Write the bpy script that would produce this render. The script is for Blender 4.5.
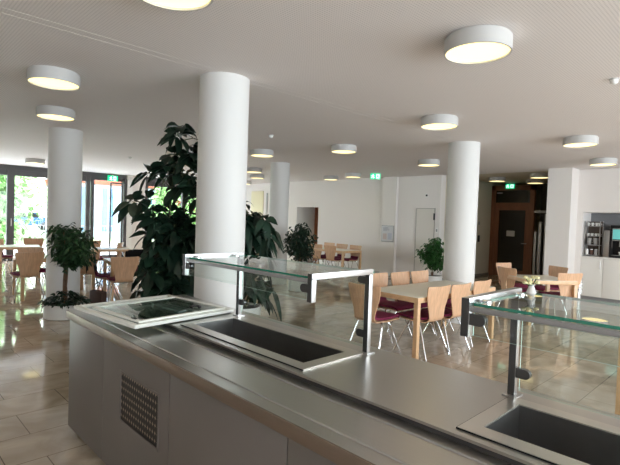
import bpy, bmesh, math, random
from mathutils import Vector, Matrix, noise
C = bpy.context.scene.collection
PI = math.pi
R = math.radians
for o in list(bpy.data.objects): bpy.data.objects.remove(o)
sc = bpy.context.scene

# ------------------------------------------------------------------ camera
cd = bpy.data.cameras.new('camera'); cam = bpy.data.objects.new('camera', cd); C.objects.link(cam)
cd.sensor_fit = 'HORIZONTAL'; cd.sensor_width = 36.0; cd.lens = 465.97/620*36; cd.clip_start = .02; cd.clip_end = 400
RM = Matrix(((0.6987031, -0.0452012, 0.7139824), (0.7145891, -0.0037531, -0.6995344), (0.0342994, 0.9989709, 0.0296780)))
cam.matrix_world = Matrix.Translation((0, 0, 1.58)) @ RM.to_4x4()
sc.camera = cam

# ------------------------------------------------------------------ world, daylight, exposure
w = bpy.data.worlds.new('overcast_sky'); sc.world = w; w.use_nodes = True
nt = w.node_tree; bg = nt.nodes['Background']
tc = nt.nodes.new('ShaderNodeTexCoord'); nz = nt.nodes.new('ShaderNodeTexNoise'); cr = nt.nodes.new('ShaderNodeValToRGB')
nz.inputs['Scale'].default_value = 2.2; nz.inputs['Detail'].default_value = 5
cr.color_ramp.elements[0].position = .35; cr.color_ramp.elements[0].color = (.74, .87, 1, 1)
cr.color_ramp.elements[1].position = .65; cr.color_ramp.elements[1].color = (1, .985, .96, 1)
nt.links.new(tc.outputs['Generated'], nz.inputs['Vector']); nt.links.new(nz.outputs['Fac'], cr.inputs['Fac']); nt.links.new(cr.outputs['Color'], bg.inputs['Color'])
bg.inputs['Strength'].default_value = 8.0
LAMP = 1.3
def portal(name, loc, rot, sx, sy):
    l = bpy.data.lights.new(name, 'AREA'); l.shape = 'RECTANGLE'; l.size = sx; l.size_y = sy
    l.cycles.is_portal = True
    o = bpy.data.objects.new(name, l); C.objects.link(o); o.location = loc; o.rotation_euler = rot
portal('window_daylight_portal', (-16.55, 3.0, 1.35), (0, R(-90), 0), 2.9, 15.5)
portal('window_daylight_portal', (5.25, 3.5, 1.45), (0, R(90), 0), 2.6, 15.0)
sc.view_settings.view_transform = 'Standard'; sc.view_settings.look = 'None'
sc.view_settings.exposure = 0.60; sc.view_settings.gamma = 1.0; sc.view_settings.use_curve_mapping = False
sc.cycles.use_denoising = True
sc.cycles.max_bounces = 10; sc.cycles.diffuse_bounces = 6; sc.cycles.glossy_bounces = 5; sc.cycles.transparent_max_bounces = 16
sc.cycles.sample_clamp_indirect = 6.0; sc.cycles.caustics_reflective = False; sc.cycles.caustics_refractive = False

# ------------------------------------------------------------------ materials
def mat(name, col, rough=.5, metal=0, spec=.5, var=0, vscale=4, stretch=(1, 1, 1), bump=0, bscale=40, coat=0, rvar=0):
    m = bpy.data.materials.new(name); m.use_nodes = True
    n = m.node_tree; p = n.nodes['Principled BSDF']
    p.inputs['Base Color'].default_value = (*col, 1); p.inputs['Roughness'].default_value = rough
    p.inputs['Metallic'].default_value = metal; p.inputs['Specular IOR Level'].default_value = spec
    p.inputs['Coat Weight'].default_value = coat
    if var or bump or rvar:
        t = n.nodes.new('ShaderNodeTexCoord'); mp = n.nodes.new('ShaderNodeMapping'); mp.inputs['Scale'].default_value = stretch
        n.links.new(t.outputs['Object'], mp.inputs['Vector'])
        nz = n.nodes.new('ShaderNodeTexNoise'); nz.inputs['Scale'].default_value = vscale; nz.inputs['Detail'].default_value = 5
        n.links.new(mp.outputs[0], nz.inputs['Vector'])
        if var:
            r = n.nodes.new('ShaderNodeValToRGB')
            r.color_ramp.elements[0].position = .3; r.color_ramp.elements[1].position = .7
            r.color_ramp.elements[0].color = (*[c*(1-var) for c in col], 1); r.color_ramp.elements[1].color = (*[min(1, c*(1+var)) for c in col], 1)
            n.links.new(nz.outputs['Fac'], r.inputs['Fac']); n.links.new(r.outputs['Color'], p.inputs['Base Color'])
        if rvar:
            mr = n.nodes.new('ShaderNodeMapRange'); mr.inputs['To Min'].default_value = rough-rvar; mr.inputs['To Max'].default_value = rough+rvar
            n.links.new(nz.outputs['Fac'], mr.inputs['Value']); n.links.new(mr.outputs[0], p.inputs['Roughness'])
        if bump:
            nb = n.nodes.new('ShaderNodeTexNoise'); nb.inputs['Scale'].default_value = bscale; nb.inputs['Detail'].default_value = 3
            n.links.new(mp.outputs[0], nb.inputs['Vector'])
            b = n.nodes.new('ShaderNodeBump'); b.inputs['Strength'].default_value = bump; b.inputs['Distance'].default_value = .002
            n.links.new(nb.outputs['Fac'], b.inputs['Height']); n.links.new(b.outputs[0], p.inputs['Normal'])
    return m
def emit(name, col, s):
    m = bpy.data.materials.new(name); m.use_nodes = True; n = m.node_tree
    p = n.nodes['Principled BSDF']; p.inputs['Base Color'].default_value = (*col, 1)
    p.inputs['Emission Color'].default_value = (*col, 1); p.inputs['Emission Strength'].default_value = s
    return m
def glass(name, tint=(1, 1, 1), ior=1.5, rough=0.0):
    m = bpy.data.materials.new(name); m.use_nodes = True; n = m.node_tree; n.nodes.remove(n.nodes['Principled BSDF'])
    out = n.nodes['Material Output']; tr = n.nodes.new('ShaderNodeBsdfTransparent'); tr.inputs['Color'].default_value = (*tint, 1)
    gl = n.nodes.new('ShaderNodeBsdfGlossy'); gl.inputs['Roughness'].default_value = rough
    fr = n.nodes.new('ShaderNodeFresnel'); fr.inputs['IOR'].default_value = ior; mx = n.nodes.new('ShaderNodeMixShader')
    ge = n.nodes.new('ShaderNodeNewGeometry'); sb = n.nodes.new('ShaderNodeMath'); sb.operation = 'SUBTRACT'; sb.inputs[0].default_value = 1
    mu = n.nodes.new('ShaderNodeMath'); mu.operation = 'MULTIPLY'; n.links.new(ge.outputs['Backfacing'], sb.inputs[1])
    n.links.new(fr.outputs[0], mu.inputs[0]); n.links.new(sb.outputs[0], mu.inputs[1])
    n.links.new(mu.outputs[0], mx.inputs[0]); n.links.new(tr.outputs[0], mx.inputs[1]); n.links.new(gl.outputs[0], mx.inputs[2]); n.links.new(mx.outputs[0], out.inputs['Surface'])
    return m

M = {}
M['wall'] = mat('white_plaster', (.79, .75, .725), .85, bump=.1, bscale=120)
M['wallyellow'] = mat('cream_panel', (.80, .74, .52), .8)
M['column'] = mat('white_column_paint', (.69, .68, .665), .6, bump=.05, bscale=80)
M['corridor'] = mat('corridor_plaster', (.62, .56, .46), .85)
M['steel'] = mat('brushed_steel', (.57, .55, .52), .30, 1, var=.02, vscale=9, stretch=(.4, 25, 25), rvar=.02, bump=.02, bscale=20)
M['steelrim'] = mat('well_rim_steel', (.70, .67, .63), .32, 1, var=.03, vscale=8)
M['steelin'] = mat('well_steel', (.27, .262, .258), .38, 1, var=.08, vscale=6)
M['steelbright'] = mat('satin_steel', (.50, .495, .49), .3, 1)
M['steeledgetint'] = mat('edge_steel_floor_tint', (.24, .185, .145), .42, .75, var=.08, vscale=5, stretch=(.5, 8, 8))  # brown reflection of the floor put into the base colour
M['darksteel'] = mat('dark_steel', (.11, .11, .115), .35, 1)
M['chrome'] = mat('chrome', (.68, .68, .69), .12, 1)
M['counterfront'] = mat('taupe_laminate', (.135, .118, .108), .42, var=.04, vscale=3)
M['black'] = mat('black_gap', (.01, .01, .01), .8)
M['perf'] = mat('perforated_metal', (.30, .24, .19), .4, .6)
M['beech'] = mat('beech_wood', (.62, .375, .225), .42, var=.13, vscale=5, stretch=(9, 9, .8), coat=.15)
M['beechtable'] = mat('beech_table_wood', (.66, .42, .235), .42, var=.10, vscale=5, stretch=(2, 2, 2), coat=.15)
M['tabletop'] = mat('cream_laminate', (.80, .78, .67), .3, var=.02)
M['burgundy'] = mat('burgundy_fabric', (.16, .008, .045), .85, bump=.4, bscale=300)
M['doorwood'] = mat('red_brown_wood', (.20, .075, .035), .45, var=.2, vscale=5, stretch=(9, 9, .7))
M['lampwhite'] = mat('white_lamp_housing', (.53, .52, .51), .5)
M['diffuser'] = emit('lamp_diffuser', (1.0, .82, .39), LAMP)
M['white'] = mat('white_lacquer', (.82, .81, .79), .4)
M['cabinet'] = mat('white_cabinet', (.76, .74, .70), .45)
M['offwhite'] = mat('offwhite_plastic', (.80, .80, .74), .4)
M['grey'] = mat('grey_metal', (.33, .33, .34), .4, .5)
M['winframe'] = mat('anthracite_frame', (.085, .08, .085), .45)
M['winglass'] = glass('window_glass', (.96, .98, .98), 1.45)
M['guardglass'] = glass('sneeze_guard_glass', (.93, .965, .95), 1.5)
M['shelfglass'] = glass('shelf_glass', (.90, .95, .93), 1.9)
M['glassedge'] = mat('green_glass_edge', (.01, .20, .13), .12, 0, .8)
M['glassedgelight'] = mat('pale_glass_edge', (.55, .72, .66), .15, 0, .8)
M['doorglass'] = glass('door_glass', (.5, .5, .48), 1.5)
M['pot'] = mat('white_planter', (.72, .71, .68), .5)
M['soil'] = mat('soil', (.03, .022, .016), .95, var=.4, vscale=30, bump=1, bscale=60)
M['bark'] = mat('bark', (.17, .10, .06), .85, var=.3, vscale=12, bump=.6, bscale=30)
M['stem'] = mat('green_stem', (.06, .07, .03), .7)
M['leafdark'] = mat('dark_leaf', (.012, .034, .020), .38, var=.45, vscale=6, spec=.5)
M['leafficus'] = mat('ficus_leaf', (.022, .062, .022), .4, var=.5, vscale=9)
M['leafbright'] = mat('bright_ficus_leaf', (.03, .105, .025), .42, var=.5, vscale=9)
M['green'] = emit('exit_sign_green', (.0, .55, .25), .9)
M['signwhite'] = emit('exit_sign_white', (.9, 1, .92), .9)
M['blackplastic'] = mat('black_plastic', (.012, .012, .013), .35)
M['jacket'] = mat('black_cloth', (.012, .012, .015), .9, bump=.6, bscale=80)
M['bag'] = mat('brown_leather', (.07, .03, .018), .6)
M['ceramic'] = mat('white_ceramic', (.78, .77, .75), .2)
M['greyceramic'] = mat('grey_ceramic', (.35, .34, .33), .3)
M['teal'] = emit('teal_screen', (.10, .36, .34), .55)
M['darkgreen'] = mat('dark_green_plastic', (.03, .06, .045), .3)
M['paper'] = mat('poster_paper', (.62, .62, .64), .7)
M['grass'] = mat('grass', (.24, .30, .17), .9, var=.4, vscale=2)
M['treeleaf'] = mat('tree_leaf_flare', (.26, .44, .17), .6, var=.5, vscale=1.2)  # leaf green paled: overexposure flare put into the colour
M['treeleaf2'] = mat('tree_leaf_pale_flare', (.38, .55, .27), .6, var=.4, vscale=1.2)  # second leaf tone, with the same flare painted in
M['render'] = mat('pale_render', (.36, .41, .47), .8)
M['brick'] = mat('red_brick', (.30, .085, .05), .85, var=.2, vscale=8)
M['bluecar'] = mat('blue_car_paint', (.06, .16, .42), .25, coat=.6)
M['tyre'] = mat('tyre', (.02, .02, .02), .8)
M['bluewin'] = mat('blue_window_glass', (.10, .20, .34), .1, .3)
M['flower'] = mat('cream_flower', (.80, .74, .42), .7)
M['bluegrey'] = mat('blue_grey_panel', (.09, .16, .22), .35)

# floor: polished travertine strips, 0.40 wide, joints staggered
def floor_mat():
    m = bpy.data.materials.new('travertine_tiles'); m.use_nodes = True; n = m.node_tree; p = n.nodes['Principled BSDF']
    t = n.nodes.new('ShaderNodeTexCoord'); mp = n.nodes.new('ShaderNodeMapping')
    mp.inputs['Rotation'].default_value = (0, 0, R(90)); mp.inputs['Location'].default_value = (.07, .05, 0)
    n.links.new(t.outputs['Object'], mp.inputs['Vector'])
    b = n.nodes.new('ShaderNodeTexBrick'); b.inputs['Scale'].default_value = 1; b.inputs['Brick Width'].default_value = .6; b.inputs['Row Height'].default_value = .4
    b.inputs['Mortar Size'].default_value = .0035; b.inputs['Mortar Smooth'].default_value = .1; b.offset = .37; b.offset_frequency = 2
    b.inputs['Color1'].default_value = (.56, .485, .40, 1); b.inputs['Color2'].default_value = (.47, .395, .315, 1); b.inputs['Mortar'].default_value = (.20, .16, .125, 1)
    n.links.new(mp.outputs[0], b.inputs['Vector'])
    m2 = n.nodes.new('ShaderNodeMapping'); m2.inputs['Scale'].default_value = (1.8, 1.1, 1); n.links.new(t.outputs['Object'], m2.inputs['Vector'])
    nz = n.nodes.new('ShaderNodeTexNoise'); nz.inputs['Scale'].default_value = 2.3; nz.inputs['Detail'].default_value = 8; nz.inputs['Distortion'].default_value = 1.2
    n.links.new(m2.outputs[0], nz.inputs['Vector'])
    r = n.nodes.new('ShaderNodeValToRGB'); r.color_ramp.elements[0].position = .35; r.color_ramp.elements[1].position = .68
    r.color_ramp.elements[0].color = (.72, .68, .63, 1); r.color_ramp.elements[1].color = (1.15, 1.12, 1.08, 1)
    n.links.new(nz.outputs['Fac'], r.inputs['Fac'])
    mx = n.nodes.new('ShaderNodeMix'); mx.data_type = 'RGBA'; mx.blend_type = 'MULTIPLY'; mx.inputs[0].default_value = .85
    n.links.new(b.outputs['Color'], mx.inputs[6]); n.links.new(r.outputs['Color'], mx.inputs[7]); n.links.new(mx.outputs[2], p.inputs['Base Color'])
    p.inputs['Roughness'].default_value = .06; p.inputs['Specular IOR Level'].default_value = .7
    nw = n.nodes.new('ShaderNodeTexNoise'); nw.inputs['Scale'].default_value = 3; n.links.new(t.outputs['Object'], nw.inputs['Vector'])
    bp = n.nodes.new('ShaderNodeBump'); bp.inputs['Strength'].default_value = .05; bp.inputs['Distance'].default_value = .01
    n.links.new(nw.outputs['Fac'], bp.inputs['Height']); n.links.new(bp.outputs[0], p.inputs['Normal'])
    return m
M['floor'] = floor_mat()
# ceiling: white perforated board
def ceil_mat():
    m = bpy.data.materials.new('perforated_ceiling_board'); m.use_nodes = True; n = m.node_tree; p = n.nodes['Principled BSDF']
    t = n.nodes.new('ShaderNodeTexCoord'); v = n.nodes.new('ShaderNodeTexVoronoi'); v.inputs['Scale'].default_value = 48; v.inputs['Randomness'].default_value = 0
    v.voronoi_dimensions = '2D'; n.links.new(t.outputs['Object'], v.inputs['Vector'])
    r = n.nodes.new('ShaderNodeValToRGB'); r.color_ramp.elements[0].position = .22; r.color_ramp.elements[1].position = .30
    r.color_ramp.elements[0].color = (.62, .585, .575, 1); r.color_ramp.elements[1].color = (.81, .765, .75, 1)
    n.links.new(v.outputs['Distance'], r.inputs['Fac']); n.links.new(r.outputs['Color'], p.inputs['Base Color']); p.inputs['Roughness'].default_value = .75
    return m
M['ceil'] = ceil_mat()
def perf_mat():
    m = bpy.data.materials.new('perforated_grille'); m.use_nodes = True; n = m.node_tree; p = n.nodes['Principled BSDF']
    t = n.nodes.new('ShaderNodeTexCoord'); mp = n.nodes.new('ShaderNodeMapping'); mp.inputs['Scale'].default_value = (1, .001, .7); n.links.new(t.outputs['Object'], mp.inputs['Vector'])
    v = n.nodes.new('ShaderNodeTexVoronoi'); v.inputs['Scale'].default_value = 36; v.inputs['Randomness'].default_value = 0; n.links.new(mp.outputs[0], v.inputs['Vector'])
    r = n.nodes.new('ShaderNodeValToRGB'); r.color_ramp.interpolation = 'CONSTANT'; r.color_ramp.elements[0].position = 0; r.color_ramp.elements[1].position = .52
    r.color_ramp.elements[0].color = (.012, .01, .01, 1); r.color_ramp.elements[1].color = (.34, .27, .21, 1)
    n.links.new(v.outputs['Distance'], r.inputs['Fac']); n.links.new(r.outputs['Color'], p.inputs['Base Color']); p.inputs['Roughness'].default_value = .45; p.inputs['Metallic'].default_value = .3
    return m
M['grille'] = perf_mat()
def brickwall_mat():
    m = M['brick']; n = m.node_tree; p = n.nodes['Principled BSDF']
    return m

# ------------------------------------------------------------------ helpers
def bx(bm, x0, x1, y0, y1, z0, z1, bev=0, mi=0):
    vs = [bm.verts.new((x, y, z)) for x in (x0, x1) for y in (y0, y1) for z in (z0, z1)]
    idx = [(0, 1, 3, 2), (4, 6, 7, 5), (0, 4, 5, 1), (2, 3, 7, 6), (0, 2, 6, 4), (1, 5, 7, 3)]
    fs = [bm.faces.new([vs[i] for i in f]) for f in idx]
    for f in fs: f.material_index = mi
    if bev:
        es = list({e for f in fs for e in f.edges})
        bmesh.ops.bevel(bm, geom=es, offset=bev, segments=2, affect='EDGES', profile=.6)
    return bm
def box(x0, x1, y0, y1, z0, z1, bev=0): return bx(bmesh.new(), x0, x1, y0, y1, z0, z1, bev)
def tube(bm, pts, r, n=10, cap=True):
    pts = [Vector(p) for p in pts]; rings = []
    rr = r if isinstance(r, (list, tuple)) else [r]*len(pts)
    up = None
    for i, p in enumerate(pts):
        d = (pts[min(i+1, len(pts)-1)]-pts[max(i-1, 0)]).normalized()
        if up is None: up = d.orthogonal().normalized()
        up = (up-d*up.dot(d)).normalized(); s = d.cross(up)
        rings.append([bm.verts.new(p+(up*math.cos(2*PI*k/n)+s*math.sin(2*PI*k/n))*rr[i]) for k in range(n)])
    for a, b in zip(rings, rings[1:]):
        for k in range(n):
            f = bm.faces.new((a[k], a[(k+1) % n], b[(k+1) % n], b[k])); f.smooth = True
    if cap: bm.faces.new(rings[0][::-1]); bm.faces.new(rings[-1])
    return bm
def lathe(bm, prof, n=32, c=(0, 0, 0)):
    rings = []
    for r, z in prof:
        rings.append([bm.verts.new((c[0]+r*math.cos(2*PI*k/n), c[1]+r*math.sin(2*PI*k/n), c[2]+z)) for k in range(n)])
    for a, b in zip(rings, rings[1:]):
        for k in range(n):
            f = bm.faces.new((a[k], a[(k+1) % n], b[(k+1) % n], b[k])); f.smooth = True
    bm.faces.new(rings[0][::-1]); bm.faces.new(rings[-1])
    return bm
def obj(name, bm, m, parent=None, loc=None, rz=0, sharp=True):
    me = bpy.data.meshes.new(name)
    bmesh.ops.recalc_face_normals(bm, faces=bm.faces[:])
    bm.to_mesh(me); bm.free()
    for x in (m if isinstance(m, (list, tuple)) else [m]): me.materials.append(x)
    if sharp and hasattr(me, 'set_sharp_from_angle'): me.set_sharp_from_angle(angle=R(40))
    o = bpy.data.objects.new(name, me); C.objects.link(o)
    if parent: o.parent = parent
    if loc: o.location = loc
    if rz: o.rotation_euler = (0, 0, rz)
    return o
def tag(o, label, cat, group=None, kind=None):
    o['label'] = label; o['category'] = cat
    if group: o['group'] = group
    if kind: o['kind'] = kind
    return o
def thing(name, label, cat, loc=(0, 0, 0), rz=0, group=None):
    o = bpy.data.objects.new(name, None); C.objects.link(o); o.location = loc; o.rotation_euler = (0, 0, rz); o.empty_display_size = .1
    return tag(o, label, cat, group)
def struct(name, bm, m, parent=None):
    o = obj(name, bm, m, parent)
    if not parent: o['kind'] = 'structure'
    return o
def dup(root, loc, rz, label, group=None):
    r = root.copy(); C.objects.link(r); r.location = loc; r.rotation_euler = (0, 0, rz); r['label'] = label
    if group: r['group'] = group
    def rec(src, dst):
        for ch in list(src.children):
            c = ch.copy(); C.objects.link(c); c.parent = dst; rec(ch, c)
    rec(root, r)
    return r

# ------------------------------------------------------------------ room
H = 2.88; XL, XR, YF, YB = -16.3, 5.2, -3.6, 11.3
struct('floor', box(XL-.3, XR+.3, YF-.3, 17.5, -.1, 0), M['floor'])
b = bmesh.new(); bx(b, XL-.3, XR+.3, YF-.3, YB+.25, H, H+.2); struct('ceiling', b, M['ceil'])
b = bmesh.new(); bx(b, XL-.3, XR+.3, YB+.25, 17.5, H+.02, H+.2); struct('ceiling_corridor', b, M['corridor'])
# fine joint strips in the ceiling along the column line
for i, x in enumerate((-3.72, -3.62)):
    struct('trim_%d' % (i+1), box(x, x+.005, YF, YB, H-.0012, H), mat('joint_filler', (.68, .64, .61), .8))
# back wall with passage recess, corridor opening, kitchen niche
b = bmesh.new()
bx(b, XL, -12.24, YB, YB+.25, 0, H); bx(b, -12.24, -11.16, YB, YB+.25, 1.98, H); bx(b, -11.16, -6.55, YB, YB+.25, 0, H)
struct('wall_back', b, M['wall'])
b = bmesh.new(); bx(b, -12.5, -12.24, YB+.25, YB+1.3, 0, H); bx(b, -11.16, -10.9, YB+.25, YB+1.3, 0, H); bx(b, -12.5, -10.9, YB+1.3, YB+1.5, 0, H)
struct('wall_passage', b, M['wall'])
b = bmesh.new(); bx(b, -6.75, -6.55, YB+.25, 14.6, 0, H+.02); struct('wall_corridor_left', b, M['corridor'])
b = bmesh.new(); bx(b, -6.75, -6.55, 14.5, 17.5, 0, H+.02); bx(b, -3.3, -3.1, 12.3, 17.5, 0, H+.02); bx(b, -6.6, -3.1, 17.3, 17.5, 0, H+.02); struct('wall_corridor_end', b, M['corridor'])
# pilaster in the back wall carrying the poster
b = bmesh.new(); bx(b, -8.42, -7.92, YB-.1, YB+.02, 0, H); struct('wall_pilaster', b, M['wall'])
# pillar between corridor and kitchen wall
b = bmesh.new(); bx(b, -3.78, -3.29, 11.1, 11.95, 0, H); struct('wall_pier', b, M['wall'])
# kitchen wall with niche
KY = 11.58
b = bmesh.new()
bx(b, -3.29, -3.17, KY, KY+.7, 0, H); bx(b, -3.17, .2, KY, KY+.7, 1.93, H); bx(b, .2, XR, KY, KY+.2, 0, H); bx(b, -3.17, .2, KY+.62, KY+.8, 0, 1.93)
struct('wall_kitchen', b, M['wall'])
b = bmesh.new(); bx(b, -3.169, .2, KY+.60, KY+.62, .97, 1.93); struct('wall_niche_back', b, mat('grey_splashback', (.22, .22, .23), .4))
# front wall (behind the camera) and right wall with a long window band
struct('wall_front', box(XL, XR, YF-.2, YF, 0, H), M['wall'])
b = bmesh.new(); bx(b, XR, XR+.2, YF, -2.6, 0, H); bx(b, XR, XR+.2, 10.4, YB+.8, 0, H); bx(b, XR, XR+.2, -2.6, 10.4, 0, .25); bx(b, XR, XR+.2, -2.6, 10.4, 2.75, H)
struct('wall_right', b, M['wall'])
b = bmesh.new()
for k in range(11):
    y = -2.6+1.3*k; bx(b, XR+.05, XR+.11, y-.03, y+.03, .25, 2.75)
wr = struct('window_3', b, M['winframe'])
b = bmesh.new(); bx(b, XR+.07, XR+.08, -2.6, 10.4, .25, 2.75); struct('glass_pane', b, M['winglass'], wr)
# left facade: anthracite post and beam
b = bmesh.new(); bx(b, XL-.3, XL, 6.86, 7.55, 0, H); bx(b, XL-.3, XL, 10.6, YB+.3, 0, H); bx(b, XL-.3, XL, YF, -2.8, 0, H)
struct('wall_left', b, M['wall'])
def facade(name, y0, y1, posts, head=.31, door=None):
    b = bmesh.new(); bx(b, XL-.12, XL-.0, y0, y1, H-.14, H-.0)
    bx(b, XL-.10, XL-.03, y0, y1, H-head, H-.14); bx(b, XL-.12, XL, y0, y1, 0, .09)
    for (p, wd) in posts: bx(b, XL-.12, XL+.01, p-wd/2, p+wd/2, 0, H-.14)
    o = struct(name, b, M['winframe'])
    g = bmesh.new(); bx(g, XL-.07, XL-.06, y0, y1, .09, H-head); struct('glass_pane', g, M['winglass'], o)
    return o
W1 = facade('window_1', -2.8, 5.66, [(-2.75, .1), (-1.2, .14), (.35, .14), (1.9, .14), (3.36, .19), (4.88, .14), (5.57, .12)])
struct('handle', (lambda b: (bx(b, XL+.01, XL+.03, 3.36, 3.39, 1.05, 1.19, .004), bx(b, XL+.03, XL+.045, 3.36, 3.385, 1.13, 1.28, .004), b)[2])(bmesh.new()), M['steelbright'], W1)
W2 = facade('window_2', 7.55, 10.6, [(7.6, .1), (9.1, .14), (10.55, .1)])
D4 = facade('door_1', 5.66, 6.86, [(5.72, .09), (6.82, .1)], head=.24)
b = bmesh.new(); bx(b, XL-.05, XL-.0, 6.30, 6.34, .09, H-.3); bx(b, XL-.03, XL+.02, 6.68, 6.74, .09, H-.25); bx(b, XL-.05, XL-.0, 6.34, 6.68, H-.33, H-.28); struct('door_leaf', b, M['winframe'], D4)
b = tube(bmesh.new(), [(XL+.03, 6.62, 1.0), (XL+.07, 6.62, 1.0), (XL+.07, 6.5, 1.0)], .01); struct('door_handle', b, M['steelbright'], D4)
# left-end light reveal beside the door
struct('trim_3', box(XL-.0, XL+.06, 6.87, 7.05, 0, H), M['white'])
# skirting
struct('baseboard_back', box(-11.15, -8.42, YB-.015, YB, 0, .07), M['lampwhite'])
struct('baseboard_corridor', box(-6.55, -6.535, YB, 14.45, 0, .07), mat('grey_skirting', (.2, .18, .16), .6))

# wooden corridor door with transom
D = bpy.data.objects.new('door_2', None); C.objects.link(D); D['kind'] = 'structure'
DY = 14.45; dx0, dx1 = -6.55, -5.25
b = bmesh.new()
bx(b, dx0, dx0+.13, DY-.06, DY+.06, 0, 2.80); bx(b, dx1-.13, dx1, DY-.06, DY+.06, 0, 2.80); bx(b, dx0, dx1, DY-.06, DY+.06, 2.66, 2.80); bx(b, dx0, dx1, DY-.055, DY+.055, 2.16, 2.28)
struct('door_frame', b, M['doorwood'], D)
b = bmesh.new(); bx(b, dx0+.13, dx0+.25, DY-.04, DY+.03, .01, 2.16); bx(b, dx1-.25, dx1-.13, DY-.04, DY+.03, .01, 2.16); bx(b, dx0+.25, dx1-.25, DY-.04, DY+.03, 2.05, 2.16); bx(b, dx0+.25, dx1-.25, DY-.04, DY+.03, .01, .22)
struct('door_leaf', b, M['doorwood'], D)
struct('glass_pane', box(dx0+.25, dx1-.25, DY-.01, DY, .22, 2.05), M['doorglass'], D)
struct('transom_pane', box(dx0+.13, dx1-.13, DY-.01, DY, 2.28, 2.66), M['doorglass'], D)
struct('door_notice', box(-6.05, -5.80, DY-.016, DY-.011, 1.25, 1.42), M['paper'], D)
struct('door_closer', box(-6.52+.16, -6.2, DY-.09, DY-.06, 2.56, 2.60), M['grey'], D)
struct('door_handle', tube(bmesh.new(), [(dx1-.19, DY-.04, 1.05), (dx1-.19, DY-.1, 1.05), (dx1-.31, DY-.1, 1.05)], .011), M['steelbright'], D)
# passage right of it, darkness painted as a near-black wall, with aluminium door posts
b = bmesh.new(); bx(b, -5.25, -3.3, 14.9, 15.0, 0, H); struct('wall_corridor_right', b, mat('recess_shade_panel', (.035, .032, .03), .5))
b = bmesh.new(); bx(b, -5.25, -3.3, 14.42, 14.5, 1.98, 2.05); struct('trim_4', b, M['grey'])
def alu(x0, x1, z1, nm, lab):
    b = box(x0, x1, 14.40, 14.48, .0, z1, .01); tag(obj('aluminium_post', b, M['steelbright']), lab, 'post')
alu(-5.22, -5.15, 1.42, '', 'short silver upright post beside the wooden corridor door')
alu(-5.10, -5.02, 1.72, '', 'middle silver upright post in the dark corridor opening')
alu(-4.94, -4.90, 1.95, '', 'tall thin silver upright post in the dark corridor opening')

# door in the passage recess
D3 = bpy.data.objects.new('door_3', None); C.objects.link(D3); D3['kind'] = 'structure'
PY = YB+.95
b = bmesh.new(); bx(b, -12.23, -12.13, PY-.05, PY+.05, 0, 2.02); bx(b, -11.27, -11.17, PY-.05, PY+.05, 0, 2.02); bx(b, -12.13, -11.27, PY-.05, PY+.05, 1.94, 2.02); bx(b, -12.13, -12.03, PY-.03, PY+.03, 0, 1.94)
struct('door_frame', b, mat('orange_brown_wood', (.36, .13, .06), .5, var=.2, vscale=5, stretch=(9, 9, .7)), D3)
struct('door_panel', box(-12.03, -11.27, PY-.02, PY+.02, 0, 1.94), M['bluegrey'], D3)
b = bmesh.new(); bx(b, -12.4, -11.0, PY-.04, PY+.04, 2.02, H); struct('wall_passage_lintel', b, M['wall'])
# flush white door
D5 = bpy.data.objects.new('door_4', None); C.objects.link(D5); D5['kind'] = 'structure'
b = bmesh.new(); bx(b, -7.27, -6.71, YB-.012, YB-.001, .01, 1.96); struct('door_leaf', b, mat('beige_door', (.70, .66, .61), .7), D5)
b = bmesh.new(); bx(b, -7.29, -7.27, YB-.02, YB-.001, 0, 1.98); bx(b, -6.71, -6.69, YB-.02, YB-.001, 0, 1.98); bx(b, -7.29, -6.69, YB-.02, YB-.001, 1.96, 1.98); struct('door_frame', b, mat('greige_trim', (.42, .39, .36), .6), D5)
struct('door_closer', box(-6.72, -6.68, YB-.05, YB-.02, 1.66, 1.84), M['blackplastic'], D5)
# cream panel on far back wall
tag(obj('wall_panel', box(-14.9, -14.15, YB-.03, YB-.001, .9, 2.58, .006), M['wallyellow']), 'cream yellow panel on the far back wall behind the middle column', 'wall panel')
tag(obj('wall_panel', box(-13.98, -13.90, YB-.03, YB-.001, 0, 2.5, .004), M['lampwhite']), 'narrow pale upright strip right of the cream panel', 'wall panel')

# ------------------------------------------------------------------ columns
def column(x, y, r, lab):
    b = lathe(bmesh.new(), [(r, 0), (r, H)], 64); o = obj('column', b, M['column'], loc=(x, y, 0)); tag(o, lab, 'column')
column(-3.808, 2.525, .235, 'big round white column right behind the steel counter')
column(-8.26, 2.46, .25, 'round white column at left behind the potted tree')
column(-3.70, 7.05, .245, 'round white column right of centre beyond the long dining table')
column(-8.52, 7.28, .23, 'round white column in the middle distance beside a dark potted plant')

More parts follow.
